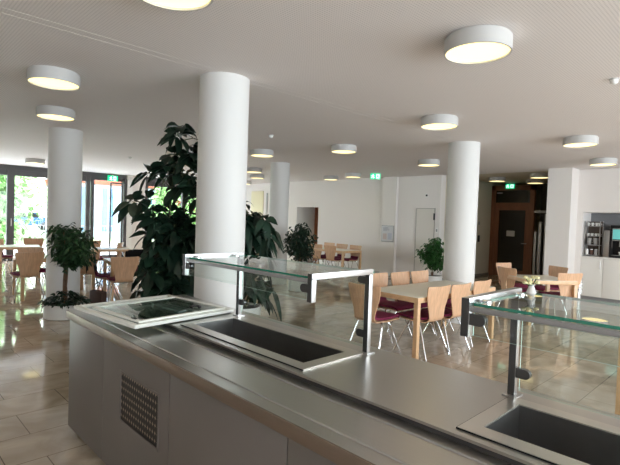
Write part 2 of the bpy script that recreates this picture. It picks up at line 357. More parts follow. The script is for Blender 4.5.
# ------------------------------------------------------------------ ceiling lights
def make_light():
    t = thing('ceiling_light', '', 'ceiling light')
    r = .225
    b = lathe(bmesh.new(), [(r-.02, 0), (r-.012, 0), (r-.012, -.012), (r, -.012), (r, -.112), (r-.012, -.112), (r-.012, -.096), (r-.02, -.09)], 48)
    obj('housing', b, M['lampwhite'], t)
    b = lathe(bmesh.new(), [(r-.0125, -.092), (r-.0125, -.1), (r-.03, -.1)], 48); obj('diffuser', b, M['diffuser'], t)
    return t
LG = 'round ceiling lights of the dining hall'
lights = [
 (-4.91, 1.35, 'nearest round ceiling light at the upper left, before two columns'),
 (-6.66, 1.86, 'round ceiling light just above the left column top'),
 (-13.72, 3.36, 'small round ceiling light far left near the window wall'),
 (-1.56, 3.10, 'largest fully visible round ceiling light, upper right near the camera'),
 (-2.37, 1.215, 'round ceiling light cut off by the top picture edge'),
 (-3.06, 5.17, 'round ceiling light just left above the right-hand column'),
 (-5.50, 6.15, 'round ceiling light in the centre over the far wooden table'),
 (-7.22, 5.69, 'round ceiling light touching the right edge of the big near column'),
 (-2.13, 7.47, 'round ceiling light at the right between pier and picture edge'),
 (-2.45, 10.0, 'round ceiling light closest to the kitchen niche'),
 (-5.26, 8.54, 'round ceiling light immediately left of the right-hand column'),
 (-8.50, 9.93, 'round ceiling light left of the centre exit sign, nearer one of the pair'),
 (-9.65, 10.26, 'round ceiling light left of the centre exit sign, farther one of the pair'),
 (-8.42, 4.88, 'round ceiling light partly behind the tall plant, upper of two'),
 (-10.3, 6.1, 'round ceiling light partly behind the tall plant, lower of two'),
 (-10.06, 7.67, 'upper of three small far ceiling lights beside the big near column'),
 (-11.5, 8.9, 'middle of three small far ceiling lights beside the big near column'),
 (-14.0, 10.3, 'lowest of three small far ceiling lights beside the big near column'),
 (-12.9, 6.9, 'far ceiling light over the tables by the patio door'),
]
L0 = make_light()
for i, (x, y, lab) in enumerate(lights):
    o = L0 if i == 0 else dup(L0, (x, y, H), 0, lab)
    o.location = (x, y, H); o['label'] = lab
    o['group'] = LG
for x, y, lab in [(-5.66, 12.73, 'round light on the dark corridor ceiling before the wooden door'), (-4.35, 12.2, 'round light on the corridor ceiling beside the pier'), (-5.0, 13.7, 'small round light deep in the corridor beside the exit sign'), (-6.2, 12.0, 'round corridor light peeking out right of the white column')]:
    dup(L0, (x, y, H+.02), 0, lab, 'round lights of the corridor')
# unseen lights added over the camera side to light the counter front
for x, y, lab in [(.9, 2.2, 'unseen added round light right above the serving counter'), (2.2, 5.6, 'unseen added round light over the right side of the hall'), (-7.0, -1.4, 'unseen added round light on the queue side of the counter')]:
    dup(L0, (x, y, H), 0, lab, LG)

# exit signs
def exit_sign(loc, rz, lab, wd=.30, ht=.16, flip=1):
    t = thing('exit_sign', lab, 'exit sign', loc, rz)
    obj('sign_box', box(-wd/2, wd/2, -.02, .02, -ht, 0, .004), M['green'], t)
    b = bmesh.new(); y0, y1 = -.024, -.0205
    s = flip
    def q(x0, x1, z0, z1): bx(b, min(s*x0, s*x1), max(s*x0, s*x1), y0, y1, z0*ht-ht, z1*ht-ht)
    q(.02, .11, .14, .86)                                          # door field
    # running man
    q(-.075, -.045, .72, .86); q(-.085, -.05, .42, .70); q(-.12, -.08, .56, .64); q(-.05, -.02, .54, .62)
    q(-.11, -.08, .18, .42); q(-.06, -.035, .14, .42); q(-.035, -.01, .28, .35)
    obj('pictogram', b, M['signwhite'], t)
    b = bmesh.new(); bx(b, *(sorted((s*.045, s*.085))), -.028, -.0245, -.7*ht, -.3*ht); obj('arrow', b, M['green'], t)
    obj('bracket', box(-.03, .03, -.012, .012, 0, .02), M['lampwhite'], t)
exit_sign((-7.85, 10.1, H-.02), R(35), 'green exit sign hanging in the centre beside the poster pilaster', .27, .15)
exit_sign((-16.2, 6.33, H-.06), R(90), 'green exit sign above the patio door at far left', .34, .19)
exit_sign((-5.97, 14.36, H-.03), 0, 'green exit sign above the wooden corridor door', .26, .14)

# detectors on ceiling
def detector(x, y, lab, r=.038):
    t = thing('smoke_detector', lab, 'smoke detector', (x, y, H))
    obj('base', lathe(bmesh.new(), [(r, -.012), (r, 0)], 20), M['lampwhite'], t)
    obj('sensor_head', lathe(bmesh.new(), [(r*.35, -.05), (r*.7, -.04), (r*.85, -.012)], 20), M['white'], t)
detector(-5.76, 4.71, 'smoke detector on the ceiling right of the big near column')
detector(-6.7, 3.8, 'smoke detector on the ceiling beside the tall plant top')
detector(-1.1, 4.7, 'smoke detector at the right edge of the ceiling')
detector(-10.83, 4.62, 'small smoke detector over the left tables')

# wall fittings
t = thing('poster', 'framed notice sheet hanging on the pilaster of the back wall', 'poster', (-8.17, YB-.105, 0))
obj('frame', box(-.22, .22, -.015, 0, .98, 1.46, .004), M['grey'], t)
obj('sheet', box(-.205, .205, -.018, -.0155, 1.0, 1.44), M['paper'], t)
b = bmesh.new(); rnd = random.Random(3)
for k in range(6): z = 1.40-k*.02; bx(b, -.15, -.15+rnd.uniform(.12, .28), -.0200, -.0185, z, z+.008)
obj('text_lines', b, mat('print_grey', (.28, .30, .36), .7), t)
obj('picture_print', box(-.16, -.02, -.0200, -.0185, 1.05, 1.22), mat('print_red', (.58, .48, .46), .7), t)
obj('picture_print', box(.02, .16, -.0200, -.0185, 1.05, 1.24), mat('print_blue', (.50, .52, .60), .7), t)
def fitting(name, x, z, wd, ht, m, lab, cat, y=YB):
    t = thing(name, lab, cat, (x, y, z)); obj('plate', box(-wd/2, wd/2, -.012, 0, -ht/2, ht/2, .003), M['white'], t); obj('knob', box(-wd*.25, wd*.25, -.03, -.012, -ht*.25, ht*.25, .004), m, t)
fitting('wall_detector', -6.97, 2.33, .1, .1, M['blackplastic'], 'small dark detector on the wall above the flush door', 'detector')
fitting('light_switch', -6.62, 1.38, .07, .14, M['grey'], 'small grey switch beside the flush door', 'switch')
t = thing('wall_phone', 'dark handset on the corridor side wall', 'wall phone', (-6.548, 13.6, 1.15), R(90)); obj('body', box(-.05, .05, -.03, 0, -.1, .1, .01), M['blackplastic'], t); obj('plate', box(-.04, .04, -.012, 0, .42, .52, .003), M['grey'], t)

# ------------------------------------------------------------------ kitchen niche
CAB = 'white base cabinets under the kitchen niche'
cl = ['white base cabinet at the left end under the cup rack', 'white base cabinet under the coffee machine, second from the left', 'white base cabinet third from the pier', 'white base cabinet fourth from the pier']
for k in range(4):
    x0 = -3.168+k*.435; x1 = x0+.433
    t = thing('base_cabinet', cl[k], 'cabinet', ((x0+x1)/2, KY, 0), 0, CAB); hw = (x1-x0)/2
    obj('carcass', box(-hw, hw, .02, .58, .08, .93), M['cabinet'], t)
    obj('plinth', box(-hw, hw, .05, .56, 0, .08), M['grey'], t)
    d = obj('door', box(-hw+.003, hw-.003, 0, .018, .085, .925, .002), M['cabinet'], t)
    hx = hw-.05
    obj('handle', tube(bmesh.new(), [(hx, 0, .70), (hx, -.03, .70), (hx, -.03, .86), (hx, 0, .86)], .006, 8), M['steelbright'], d)
tag(obj('cabinet_worktop', box(-3.168, -3.168+1.742, KY-.012, KY+.60, .932, .962, .003), M['cabinet']), 'long white worktop over the base cabinets in the kitchen niche', 'worktop')
CT = .9625
t = thing('cup_rack', 'glass and steel display rack of cups in the left of the kitchen niche', 'rack', (-3.0, KY+.22, CT))
b = bmesh.new()
for x in (-.15, .15):
    for y in (-.12, .12): bx(b, x-.008, x+.008, y-.008, y+.008, 0, .78)
obj('frame', b, M['steelbright'], t)
for z in (.02, .24, .44, .66): obj('shelf', box(-.15, .15, -.12, .12, z, z+.012), M['bluewin'] if z == 2 else M['greyceramic'], t)
obj('back_panel', box(-.14, .14, .105, .11, .03, .77), mat('brown_back_panel', (.10, .07, .055), .5), t)
def cup(x, y, z, lab, m, grp, r=.035, h=.07):
    t = thing('cup', lab, 'cup', (x, y, z), 0, grp)
    obj('body', lathe(bmesh.new(), [(r*.7, 0), (r, h), (r*.9, h), (r*.6, .008)], 14), m, t)
    obj('handle', tube(bmesh.new(), [(r*.9, 0, h*.75), (r*1.5, 0, h*.7), (r*1.5, 0, h*.35), (r*.85, 0, h*.25)], .004, 6), m, t)
nm = {.033: 'bottom', .253: 'second', .453: 'third', .673: 'top'}
for z, row in ((.253, 'second'), (.453, 'third'), (.673, 'top')):
    for k, x in enumerate((-.10, -.02, .06, .115) if row != 'second' else (-.07, .06)):
        pos = ['leftmost', 'second', 'third', 'rightmost'][k] if row != 'second' else ['left', 'right'][k]
        rr, hh = (.03, .055) if row == 'third' else ((.028, .07) if row == 'top' else (.052, .15))
        cup(-3.0+x, KY+.18, CT+z, '%s %s on the %s shelf of the cup rack' % (pos, {'second': 'tall grey mug', 'third': 'small white cup', 'top': 'small white cup'}[row], row), M['greyceramic'] if row == 'second' else M['ceramic'], 'cups in the display rack', rr, hh)
for k, (x, lab) in enumerate([(-3.1, 'leftmost'), (-3.01, 'middle'), (-2.92, 'rightmost')]):
    t = thing('glass_jar', '%s small jar on the bottom shelf of the cup rack' % lab, 'jar', (x, KY+.15, CT+.0325), 0, 'jars under the cup rack')
    obj('body', lathe(bmesh.new(), [(.034, 0), (.034, .10), (.028, .11)], 16), [M['ceramic'], M['bag'], M['greyceramic']][k], t); obj('lid', lathe(bmesh.new(), [(.03, .1105), (.03, .125)], 16), M['steelbright'], t)
t = thing('milk_cooler', 'slim silver milk cooler beside the coffee machine', 'milk cooler', (-2.71, KY+.25, CT))
obj('body', box(-.055, .055, -.2, .2, 0, .58, .006), M['steelbright'], t); obj('door_gap', box(.0555, .06, -.19, .19, .01, .57), M['blackplastic'], t)
t = thing('coffee_machine', 'black coffee machine with a teal display in the kitchen niche', 'coffee machine', (-2.455, KY+.26, CT))
b = bmesh.new(); bx(b, -.19, .19, -.02, .2, 0, .70, .008); bx(b, -.19, .19, -.2, -.02, .36, .70, .008); bx(b, -.19, .19, -.2, -.02, 0, .05, .004); bx(b, -.19, -.17, -.2, -.02, .05, .36); bx(b, .17, .19, -.2, -.02, .05, .36)
obj('body', b, M['blackplastic'], t)
obj('display', box(-.14, .17, -.206, -.201, .40, .61), M['teal'], t); b = bmesh.new(); bx(b, -.15, .18, -.204, -.2005, .615, .628); bx(b, -.15, -.142, -.204, -.2005, .2, .62); bx(b, -.15, .18, -.204, -.2005, .37, .385); obj('trim', b, M['steelbright'], t)
obj('spout', box(-.03, .03, -.14, -.08, .24, .36, .006), M['steelbright'], t); obj('drip_tray', box(-.15, .15, -.195, -.03, .051, .06), M['steelbright'], t)
cup(-2.455, KY+.15, CT+.0605, 'white cup standing under the spout of the coffee machine', M['ceramic'], None, .045, .07)

# silver striped stand by kitchen pier
t = thing('waste_bin', 'slim silver and white banded bin on the floor before the base cabinets', 'bin', (-3.0, 10.9, 0))
obj('body', lathe(bmesh.new(), [(.05, 0), (.05, .16), (.045, .16), (.045, .2), (.07, .2), (.07, .5), (.05, .52)], 24), M['steelbright'], t)
for z in (.23, .31, .39): obj('band', lathe(bmesh.new(), [(.072, z), (.078, z+.01), (.078, z+.035), (.072, z+.045)], 24), M['white'], t)
obj('lid', lathe(bmesh.new(), [(.055, .5205), (.05, .56), (.02, .58)], 24), M['chrome'], t)

# ------------------------------------------------------------------ serving counter
CX0, CX1 = -3.53, 1.62
splits = [CX0, -2.90, -2.06, -1.20, -.34, .60, CX1]
clabs = ['narrow taupe counter cabinet at the left end', 'taupe counter cabinet with a perforated vent grille', 'plain taupe counter cabinet right of the grille cabinet', 'plain taupe counter cabinet fourth from the left end', 'taupe counter cabinet below the right food well', 'taupe counter cabinet at the right end']
for k, (a, c) in enumerate(zip(splits, splits[1:])):
    t = thing('counter_cabinet', clabs[k], 'counter cabinet', (0, 0, 0), 0, 'taupe cabinets under the serving counter')
    obj('carcass', box(a+.002, c-.002, 1.125, 1.98, .08, .72 if k != 9 else .8), M['counterfront'], t)
    if k: bx_gap = obj('shadow_gap', box(a-.003, a+.0015, 1.108, 1.124, .045, .815), M['black'], t)
    if k == 1:
        b = bmesh.new(); bx(b, a+.003, -2.63, 1.10, 1.122, .045, .83); bx(b, -2.17, c-.003, 1.10, 1.122, .045, .83); bx(b, -2.63, -2.17, 1.10, 1.122, .045, .39); bx(b, -2.63, -2.17, 1.10, 1.122, .665, .83)
        obj('front_panel', b, M['counterfront'], t)
        g = obj('vent_grille', box(-2.63, -2.17, 1.103, 1.108, .39, .665), M['grille'], t)
        b = bmesh.new(); e = .012
        bx(b, -2.64, -2.16, 1.096, 1.10, .38, .38+e); bx(b, -2.64, -2.16, 1.096, 1.10, .675-e, .675); bx(b, -2.64, -2.64+e, 1.096, 1.10, .38+e, .675-e); bx(b, -2.16-e, -2.16, 1.096, 1.10, .38+e, .675-e)
        obj('grille_frame', b, M['counterfront'], g)
    else:
        obj('front_panel', box(a+(.003 if k else 0), c-.003, 1.10, 1.122, .045, .83, .002), M['counterfront'], t)
    obj('plinth', box(a+.03 if k == 0 else a, c, 1.15, 1.94, .0, .08), M['black'], t)
# worktop
t = thing('steel_worktop', 'long brushed steel serving worktop with tray slide and raised deck', 'worktop')
b = bmesh.new()
X0, X1 = -3.545, 1.65
bx(b, X0, X1, 1.088, 1.40, .862, .872)
sl = obj('tray_slide', b, M['steel'], t)
obj('front_edge', box(X0, X1, 1.078, 1.088, .818, .872, .002), M['steeledgetint'], t)
obj('end_edge', box(X0-.004, X0, 1.078, 2.0, .828, .872), M['steeledgetint'], t)
for y in (1.155, 1.335):
    b = tube(bmesh.new(), [(-3.05, y, .872), (X1-.02, y, .8735)], .005, 8); obj('tray_rib', b, M['steelbright'], sl)
obj('step_edge', box(-3.2, X1, 1.395, 1.402, .873, .894), M['darksteel'], t)
def deck():
    b = bmesh.new(); z0, z1 = .892, .902
    holes = [(-2.53, -1.545, 1.50, 1.795), (-.675, .42, 1.50, 1.795)]
    xs = [X0]
    for h_ in holes: xs += [h_[0], h_[1]]
    xs.append(X1)
    bx(b, -3.2, X1, 1.39, 1.50, z0, z1); bx(b, X0, X1, 1.795, 2.0, z0, z1)
    bx(b, X0, holes[0][0], 1.50, 1.795, z0, z1); bx(b, holes[0][1], holes[1][0], 1.50, 1.795, z0, z1); bx(b, holes[1][1], X1, 1.50, 1.795, z0, z1)
    bx(b, X0, -3.2, 1.39, 1.50, z0, z1)
    return b, holes
b, holes = deck(); obj('deck', b, M['steel'], t)
b = bmesh.new(); bx(b, X0, X1, 1.985, 2.0, .80, .892); obj('rear_edge', b, M['steeledgetint'], t)
b = bmesh.new(); bx(b, -3.5, -2.72, 1.905, 1.925, .9022, .9028); obj('slot', b, M['black'], t)
for k, (hx0, hx1, hy0, hy1) in enumerate(holes):
    r0x, r1x, r0y, r1y = hx0-.032 if k == 0 else hx0-.058, hx1+.07, 1.432, 1.858
    b = bmesh.new(); z0, z1 = .9025, .908
    bx(b, r0x, r1x, r0y, hy0, z0, z1); bx(b, r0x, r1x, hy1, r1y, z0, z1); bx(b, r0x, hx0, hy0, hy1, z0, z1); bx(b, hx1, r1x, hy0, hy1, z0, z1)
    wl = obj('food_well', b, M['steelrim'], t)
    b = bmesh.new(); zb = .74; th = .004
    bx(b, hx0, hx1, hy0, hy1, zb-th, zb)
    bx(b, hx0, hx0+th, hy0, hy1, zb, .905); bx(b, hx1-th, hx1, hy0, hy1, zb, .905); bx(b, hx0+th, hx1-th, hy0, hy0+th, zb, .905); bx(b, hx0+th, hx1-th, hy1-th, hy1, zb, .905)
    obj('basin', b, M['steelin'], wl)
    b = bmesh.new(); e = .003
    bx(b, r0x-e, r1x+e, r0y-e, r0y, .9022, .9065); bx(b, r0x-e, r0x, r0y, r1y, .9022, .9065); obj('gap_line', b, M['black'], wl)  # black strips stand in for the dark gap beside the raised rim
    obj('drain', lathe(bmesh.new(), [(.025, zb+.0005), (.022, zb+.003), (.008, zb+.002)], 20, ((hx0+hx1)/2, (hy0+hy1)/2, 0)), M['steelbright'], wl)

# white framed sliding lid unit at the left end
t = thing('display_lid', 'white framed sliding glass lid lying on the left end of the counter', 'lid', (-3.03, 1.49, .9085), R(6))
b = bmesh.new(); hx, hy, e, hh = .395, .375, .035, .022
bx(b, -hx, hx, -hy, -hy+e, 0, hh, .004); bx(b, -hx, hx, hy-e, hy, 0, hh, .004); bx(b, -hx, -hx+e, -hy+e, hy-e, 0, hh, .004); bx(b, hx-e, hx, -hy+e, hy-e, 0, hh, .004)
obj('outer_frame', b, M['offwhite'], t)
obj('lower_pane', box(-hx+e, hx-e, -hy+e, hy-e, .006, .010), M['shelfglass'], t)
b = bmesh.new(); a0, a1, c0, c1, e2 = -.22, .365, -.33, .32, .024
bx(b, a0, a1, c0, c0+e2, .0225, .036, .003); bx(b, a0, a1, c1-e2, c1, .0225, .036, .003); bx(b, a0, a0+e2, c0+e2, c1-e2, .0225, .036, .003); bx(b, a1-e2, a1, c0+e2, c1-e2, .0225, .036, .003)
s = obj('sliding_frame', b, M['offwhite'], t)
obj('sliding_pane', box(a0+e2, a1-e2, c0+e2, c1-e2, .027, .031), M['shelfglass'], s)
obj('latch', box(a1-.10, a1-.05, c0+.002, c0+.014, .036, .042, .002), M['blackplastic'], s)
b = bmesh.new(); bx(b, .02, .31, -.02, .05, .0315, .045, .006); bx(b, .02, .31, .07, .10, .0315, .04, .005); obj('grip_handle', b, M['darkgreen'], s)
b = tube(bmesh.new(), [(.24+.035*math.cos(q), .16+.035*math.sin(q), .042) for q in [k*PI/6 for k in range(11)]], .007, 8); obj('handle_loop', b, M['blackplastic'], s)

# sneeze guards
def sneeze_guard(x0, x1, lab):
    t = thing('sneeze_guard', lab, 'sneeze guard', (0, 0, 0))
    wd = .028; zt = 1.335; yr = 1.88; yf = 1.47
    for x in (x0, x1):
        a, c = x-wd/2, x+wd/2
        b = bmesh.new(); bx(b, a, c, yr-wd/2, yr+wd/2, .9025, zt-wd, .002); p = obj('post', b, M['steelbright'], t)
        obj('foot_plate', box(x-.03, x+.03, yr-.03, yr+.03, .902, .9095, .001), M['steelbright'], p)
        obj('shaded_face', box(a+.001, c-.001, yr-wd/2-.003, yr-wd/2, .91, zt-wd-.002), M['darksteel'], p)  # shade on the post's front side, painted as a thin dark plate
        ar = obj('top_arm', box(a, c, yf-wd/2, yr+wd/2, zt-wd, zt, .002), M['steelbright'], t)
        dr = obj('front_drop', box(a, c, yf-wd/2, yf+wd/2, 1.205, zt-wd, .002), M['steelbright'], t)
        obj('shaded_face', box(a+.001, c-.001, yf-wd/2-.003, yf-wd/2, 1.206, zt-.001), M['darksteel'], dr)  # same painted shade on the front of the drop
        s = 1 if x == x0 else -1
        for (yy, zz) in ((yf, 1.265), (yr, 1.275), (yr, 1.0)):
            # pill shaped clamp gripping the pane
            b = bmesh.new(); n = 14; cx = x+s*(wd/2+.026)
            pts = [(cx+s*.008+.019*math.cos(q)*1, zz+.019*math.sin(q)) for q in [-PI/2+PI*k/(n-1) for k in range(n)]] if s > 0 else [(cx-.008-.019*math.cos(q), zz+.019*math.sin(q)) for q in [-PI/2+PI*k/(n-1) for k in range(n)]]
            pts += [(x+s*wd/2, zz+.019), (x+s*wd/2, zz-.019)]
            f0 = [b.verts.new((px, yy-.011, pz)) for px, pz in pts]; f1 = [b.verts.new((px, yy+.011, pz)) for px, pz in pts]
            b.faces.new(f0); b.faces.new(f1[::-1])
            for i in range(len(pts)): b.faces.new((f0[i], f0[(i+1) % len(pts)], f1[(i+1) % len(pts)], f1[i]))
            obj('pane_clamp', b, M['darksteel'], t)
        for yy in (yf+.06, yr-.06):
            obj('shelf_clamp', lathe(bmesh.new(), [(.019, 0), (.019, .006), (.012, .009)], 20, (x+s*(wd/2+.022), yy, 1.3175)), M['chrome'], t)
    # glass shelf on top, with green edges
    b = box(x0+wd/2+.002, x1-wd/2-.002, yf+.012, yr+.06, 1.307, 1.317)
    b.faces.ensure_lookup_table()
    for f in b.faces:
        f.normal_update()
        if abs(f.normal.z) < .5: f.material_index = 1
    obj('glass_shelf', b, [M['shelfglass'], M['glassedge']], t)
    obj('front_rail', box(x0+wd/2, x1-wd/2, yf-.006, yf+.012, 1.290, 1.306, .001), M['grey'], t)
    for (yy, z0, z1) in ((yf-.003, 1.212, 1.289), (yr, .93, 1.30)):
        b = box(x0+wd/2+.012, x1-wd/2-.012, yy-.003, yy+.003, z0, z1)
        for f in b.faces:
            f.normal_update()
            if abs(f.normal.y) < .5: f.material_index = 1
        obj('glass_pane', b, [M['guardglass'], M['glassedgelight']], t)
sneeze_guard(-2.585, -1.475, 'left glass sneeze guard on steel posts over the long food well')
sneeze_guard(-.735, .42, 'right glass sneeze guard with green edged shelf, cut by the right edge')
# tiny flower vase on the guard shelf
t = thing('flower_vase', 'tiny white vase of cream flowers standing on the right glass shelf', 'vase', (-.665, 1.835, 1.3185))
t.scale = (1.5, 1.5, 1.5)
obj('vase', lathe(bmesh.new(), [(.008, 0), (.012, .006), (.008, .018), (.006, .024), (.009, .028)], 16), M['ceramic'], t)
rnd = random.Random(5); b = bmesh.new(); b2 = bmesh.new()
for k in range(9):
    a = rnd.uniform(0, 2*PI); r_ = rnd.uniform(.004, .020); z = rnd.uniform(.030, .048)
    m4 = Matrix.Translation((r_*math.cos(a), r_*math.sin(a), z)) @ Matrix.Diagonal((1, 1, .7, 1))
    bmesh.ops.create_icosphere(b, subdivisions=1, radius=.007, matrix=m4); tube(b2, [(0, 0, .02), (r_*math.cos(a), r_*math.sin(a), z)], .0012, 5)
obj('flower_heads', b, M['flower'], t); obj('stems', b2, M['leafbright'], t)

# ------------------------------------------------------------------ chairs
def catmull(P, n):
    out = []
    for i in range(len(P)-1):
        p0, p1, p2, p3 = P[max(i-1, 0)], P[i], P[i+1], P[min(i+2, len(P)-1)]
        for k in range(n):
            t = k/n
            out.append([.5*((2*b)+(-a+c)*t+(2*a-5*b+4*c-d)*t*t+(-a+3*b-3*c+d)*t**3) for a, b, c, d in zip(p0, p1, p2, p3)])
    out.append(list(P[-1])); return out
def sheet(prof, th, nu=10, curve=0.0, nrm=1):
    """prof: (y, z, halfwidth, dish) rows; dish bends the sides forward"""
    b = bmesh.new(); rows = []
    for i, (y, z, hw, dish) in enumerate(prof):
        p, q = prof[max(i-1, 0)], prof[min(i+1, len(prof)-1)]
        d = Vector((0, q[0]-p[0], q[1]-p[1])).normalized(); n = Vector((0, d.z, -d.y))*nrm
        top, bot = [], []
        for k in range(nu+1):
            u = -1+2*k/nu; base = Vector((u*hw, y, z))+n*(dish*u*u)
            top.append(b.verts.new(base)); bot.append(b.verts.new(base-n*th))
        rows.append((top, bot))
    for (t0, b0), (t1, b1) in zip(rows, rows[1:]):
        for k in range(nu):
            f = b.faces.new((t0[k], t0[k+1], t1[k+1], t1[k])); f.smooth = True; f = b.faces.new((b0[k], b1[k], b1[k+1], b0[k+1])); f.smooth = True
        for k in (0, nu): b.faces.new((t0[k], t1[k], b1[k], b0[k]))
    for t_, b_ in (rows[0], rows[-1]):
        for k in range(nu): b.faces.new((t_[k], t_[k+1], b_[k+1], b_[k]))
    return b
def make_chair():
    t = thing('dining_chair', '', 'chair')
    # backrest of moulded beech ply: narrow at the seat, wide at the top
    P = [(-.10, .418, .150, .0), (-.165, .424, .145, .0), (-.205, .455, .140, .004), (-.215, .50, .145, .01), (-.222, .58, .165, .018), (-.236, .68, .202, .024), (-.252, .77, .220, .028), (-.262, .825, .225, .03), (-.2645, .838, .220, .03), (-.2655, .845, .205, .03)]
    P = catmull(P, 3)
    obj('backrest', sheet(P, .011, 10), M['beech'], t)
    P = catmull([(.235, .405, .185, .0), (.215, .424, .20, .002), (.1, .43, .208, .006), (-.02, .420, .195, .006), (-.098, .417, .155, .003)], 4)
    obj('seat', sheet(P, .011, 10, nrm=-1), M['beech'], t)
    P = catmull([(.232, .415, .170, .0), (.215, .447, .195, .002), (.1, .455, .203, .006), (-.02, .447, .19, .006), (-.10, .443, .16, .004), (-.16, .450, .138, .004), (-.19, .48, .132, .006), (-.20, .53, .142, .012)], 4)
    obj('seat_cushion', sheet(P, .026, 10, nrm=-1), M['burgundy'], t)
    for s in (-1, 1):
        for f in (1, -1):
            b = tube(bmesh.new(), catmull([(s*.06, f*.035-.02, .402), (s*.125, f*.05-.02, .402), (s*.165, f*.075-.02, .385), (s*.185, f*.12-.02, .29), (s*.225, f*.235-.01, .012), (s*.226, f*.238-.01, .0)], 4), .0095, 8)
            obj('leg', b, M['chrome'], t)
    b = tube(bmesh.new(), [(0, .10, .400), (0, -.14, .400)], .011, 8); bx(b, -.07, .07, -.09, .05, .393, .4075, .003); obj('under_frame', b, M['darksteel'], t)
    return t
CH = make_chair(); used = [False]
def chair(bt, ang, lab, grp):
    """bt: where the middle of the top of the backrest stands"""
    a = R(ang); loc = (bt[0]-math.sin(a)*.262, bt[1]+math.cos(a)*.262, 0)
    if not used[0]:
        used[0] = True; CH.location = loc; CH.rotation_euler = (0, 0, a); CH['label'] = lab; CH['group'] = grp; return CH
    return dup(CH, loc, a, lab, grp)

def table(cx, cy, L, W, ang, lab, top=None, leg_h=.72):
    t = thing('dining_table', lab, 'table', (cx, cy, 0), R(ang), 'beech dining tables')
    obj('tabletop', box(-L/2+.003, L/2-.003, -W/2+.003, W/2-.003, .702, .721, .002), top or M['tabletop'], t)
    b = bmesh.new(); e = .022
    bx(b, -L/2, L/2, -W/2, -W/2+e, .66, .7195, .002); bx(b, -L/2, L/2, W/2-e, W/2, .66, .7195, .002); bx(b, -L/2, -L/2+e, -W/2+e, W/2-e, .66, .7195, .002); bx(b, L/2-e, L/2, -W/2+e, W/2-e, .66, .7195, .002)
    obj('apron', b, M['beechtable'], t)
    for sx in (-1, 1):
        for sy in (-1, 1):
            x, y = sx*(L/2-.0265), sy*(W/2-.0265); obj('leg', box(x-.0275, x+.0275, y-.0275, y+.0275, 0, .66, .003), M['beechtable'], t)
    return t
# table 1: long table behind the guards (long axis almost along Y)
table(-3.23, 5.49, 1.8, .8, 87, 'long cream topped beech table nearest behind the left sneeze guard')
G1 = 'chairs around the near long table'
chair((-3.36, 4.17), 3, 'beech chair at the near end of the long table, seen behind the guard post', G1)
chair((-2.78, 4.90), 86, 'front row chair closest to the near table corner, back turned to the camera', G1)
chair((-2.73, 5.34), 88, 'second front row chair of the long table, back to the camera', G1)
chair((-2.74, 5.93), 88, 'third front row chair of the long table, just left of the right guard', G1)
chair((-4.0, 5.25), -92, 'far side chair of the long table, leftmost of three facing the camera', G1)
chair((-3.93, 5.70), -92, 'far side chair of the long table, middle of three facing the camera', G1)
chair((-3.87, 6.12), -92, 'far side chair of the long table, rightmost of three facing the camera', G1)
# table 2 right back
table(-2.86, 8.25, .8, .8, 50, 'small cream topped table before the wooden corridor door')
G2 = 'chairs around the small table on the right'
chair((-3.40, 8.15), -25, 'brownish chair with its back to the camera left of the small right table', G2)
chair((-3.86, 9.10), -105, 'pale chair facing the camera behind the brownish chair at the small table', G2)
chair((-2.38, 8.25), 56, 'chair with its back to the camera at the right of the small table', G2)
chair((-2.93, 9.42), 152, 'chair at the far right side of the small table, below the pier', G2)
# table 3 far back
table(-9.35, 10.0, 1.75, .8, 0, 'beech table far back beneath the blank back wall')
G3 = 'chairs around the far back table'
chair((-8.95, 9.55), 3, 'near side chair of the far back table, rightmost of its three', G3)
chair((-9.55, 9.62), 3, 'near side chair of the far back table, middle of its three', G3)
chair((-10.15, 9.62), 25, 'turned chair of the far back table, leftmost beside the dark potted plant', G3)
chair((-8.78, 10.52), 178, 'far side chair of the far back table, rightmost against the blank wall', G3)
chair((-9.40, 10.62), 180, 'far side chair of the far back table, middle against the blank wall', G3)
chair((-10.0, 10.70), 180, 'far side chair of the far back table, leftmost against the blank wall', G3)
# table 4 right near, only its corner in view
table(-.30, 4.80, 1.2, .8, 0, 'table at the right edge of which only one beech leg shows')
# left side tables
table(-9.45, 2.66, 1.2, .8, 87, 'beech table half hidden behind the left column and potted tree')
G4 = 'chairs at the table behind the left column'
chair((-8.96, 2.15), 90, 'chair with its back to the camera left of the potted tree', G4)
chair((-8.90, 3.05), 80, 'chair with its back to the camera just right of the left column', G4)
chair((-10.1, 2.42), -92, 'chair across the table behind the left column, facing the camera', G4)
table(-12.4, 2.75, .8, .8, 80, 'sunlit table at far left before the window wall', M['tabletop'])
G5 = 'chairs at the far left window table'
chair((-12.95, 2.4), -40, 'chair at the left picture edge beside the sunlit window table', G5)
chair((-13.3, 3.25), -95, 'chair behind the far left table standing against the window', G5)
chair((-12.2, 3.42), 125, 'chair at the right end of the far left table touching the column edge', G5)
table(-11.2, 4.15, 1.2, .8, 75, 'small sunlit table between the left column and the patio door')
G6 = 'chairs at the patio door table'
chair((-12.15, 4.25), -100, 'chair facing the camera in front of the patio door', G6)
chair((-11.2, 4.62), 140, 'chair seen side on below the patio door, right of the sunlit table', G6)
chair((-11.5, 3.55), -15, 'chair between the left column and the sunlit patio table', G6)
table(-8.25, 3.95, 1.5, .8, 78, 'beech table half hidden by the tall leafy plant')
G7 = 'chairs at the table behind the tall plant'
chair((-7.58, 3.20), 80, 'near side chair with its back to the camera left of the tall plant', G7)
chair((-8.52, 3.0), -24, 'chair seen side on at the left end of the plant table', G7)
chair((-8.78, 3.95), -100, 'chair on the far side of the plant table carrying a dark jacket', G7)
chair((-7.60, 4.15), 76, 'chair hidden among the leaves of the tall plant', G7)
chair((-8.0, 4.95), 165, 'chair at the right end of the plant table seen through leaves', G7)
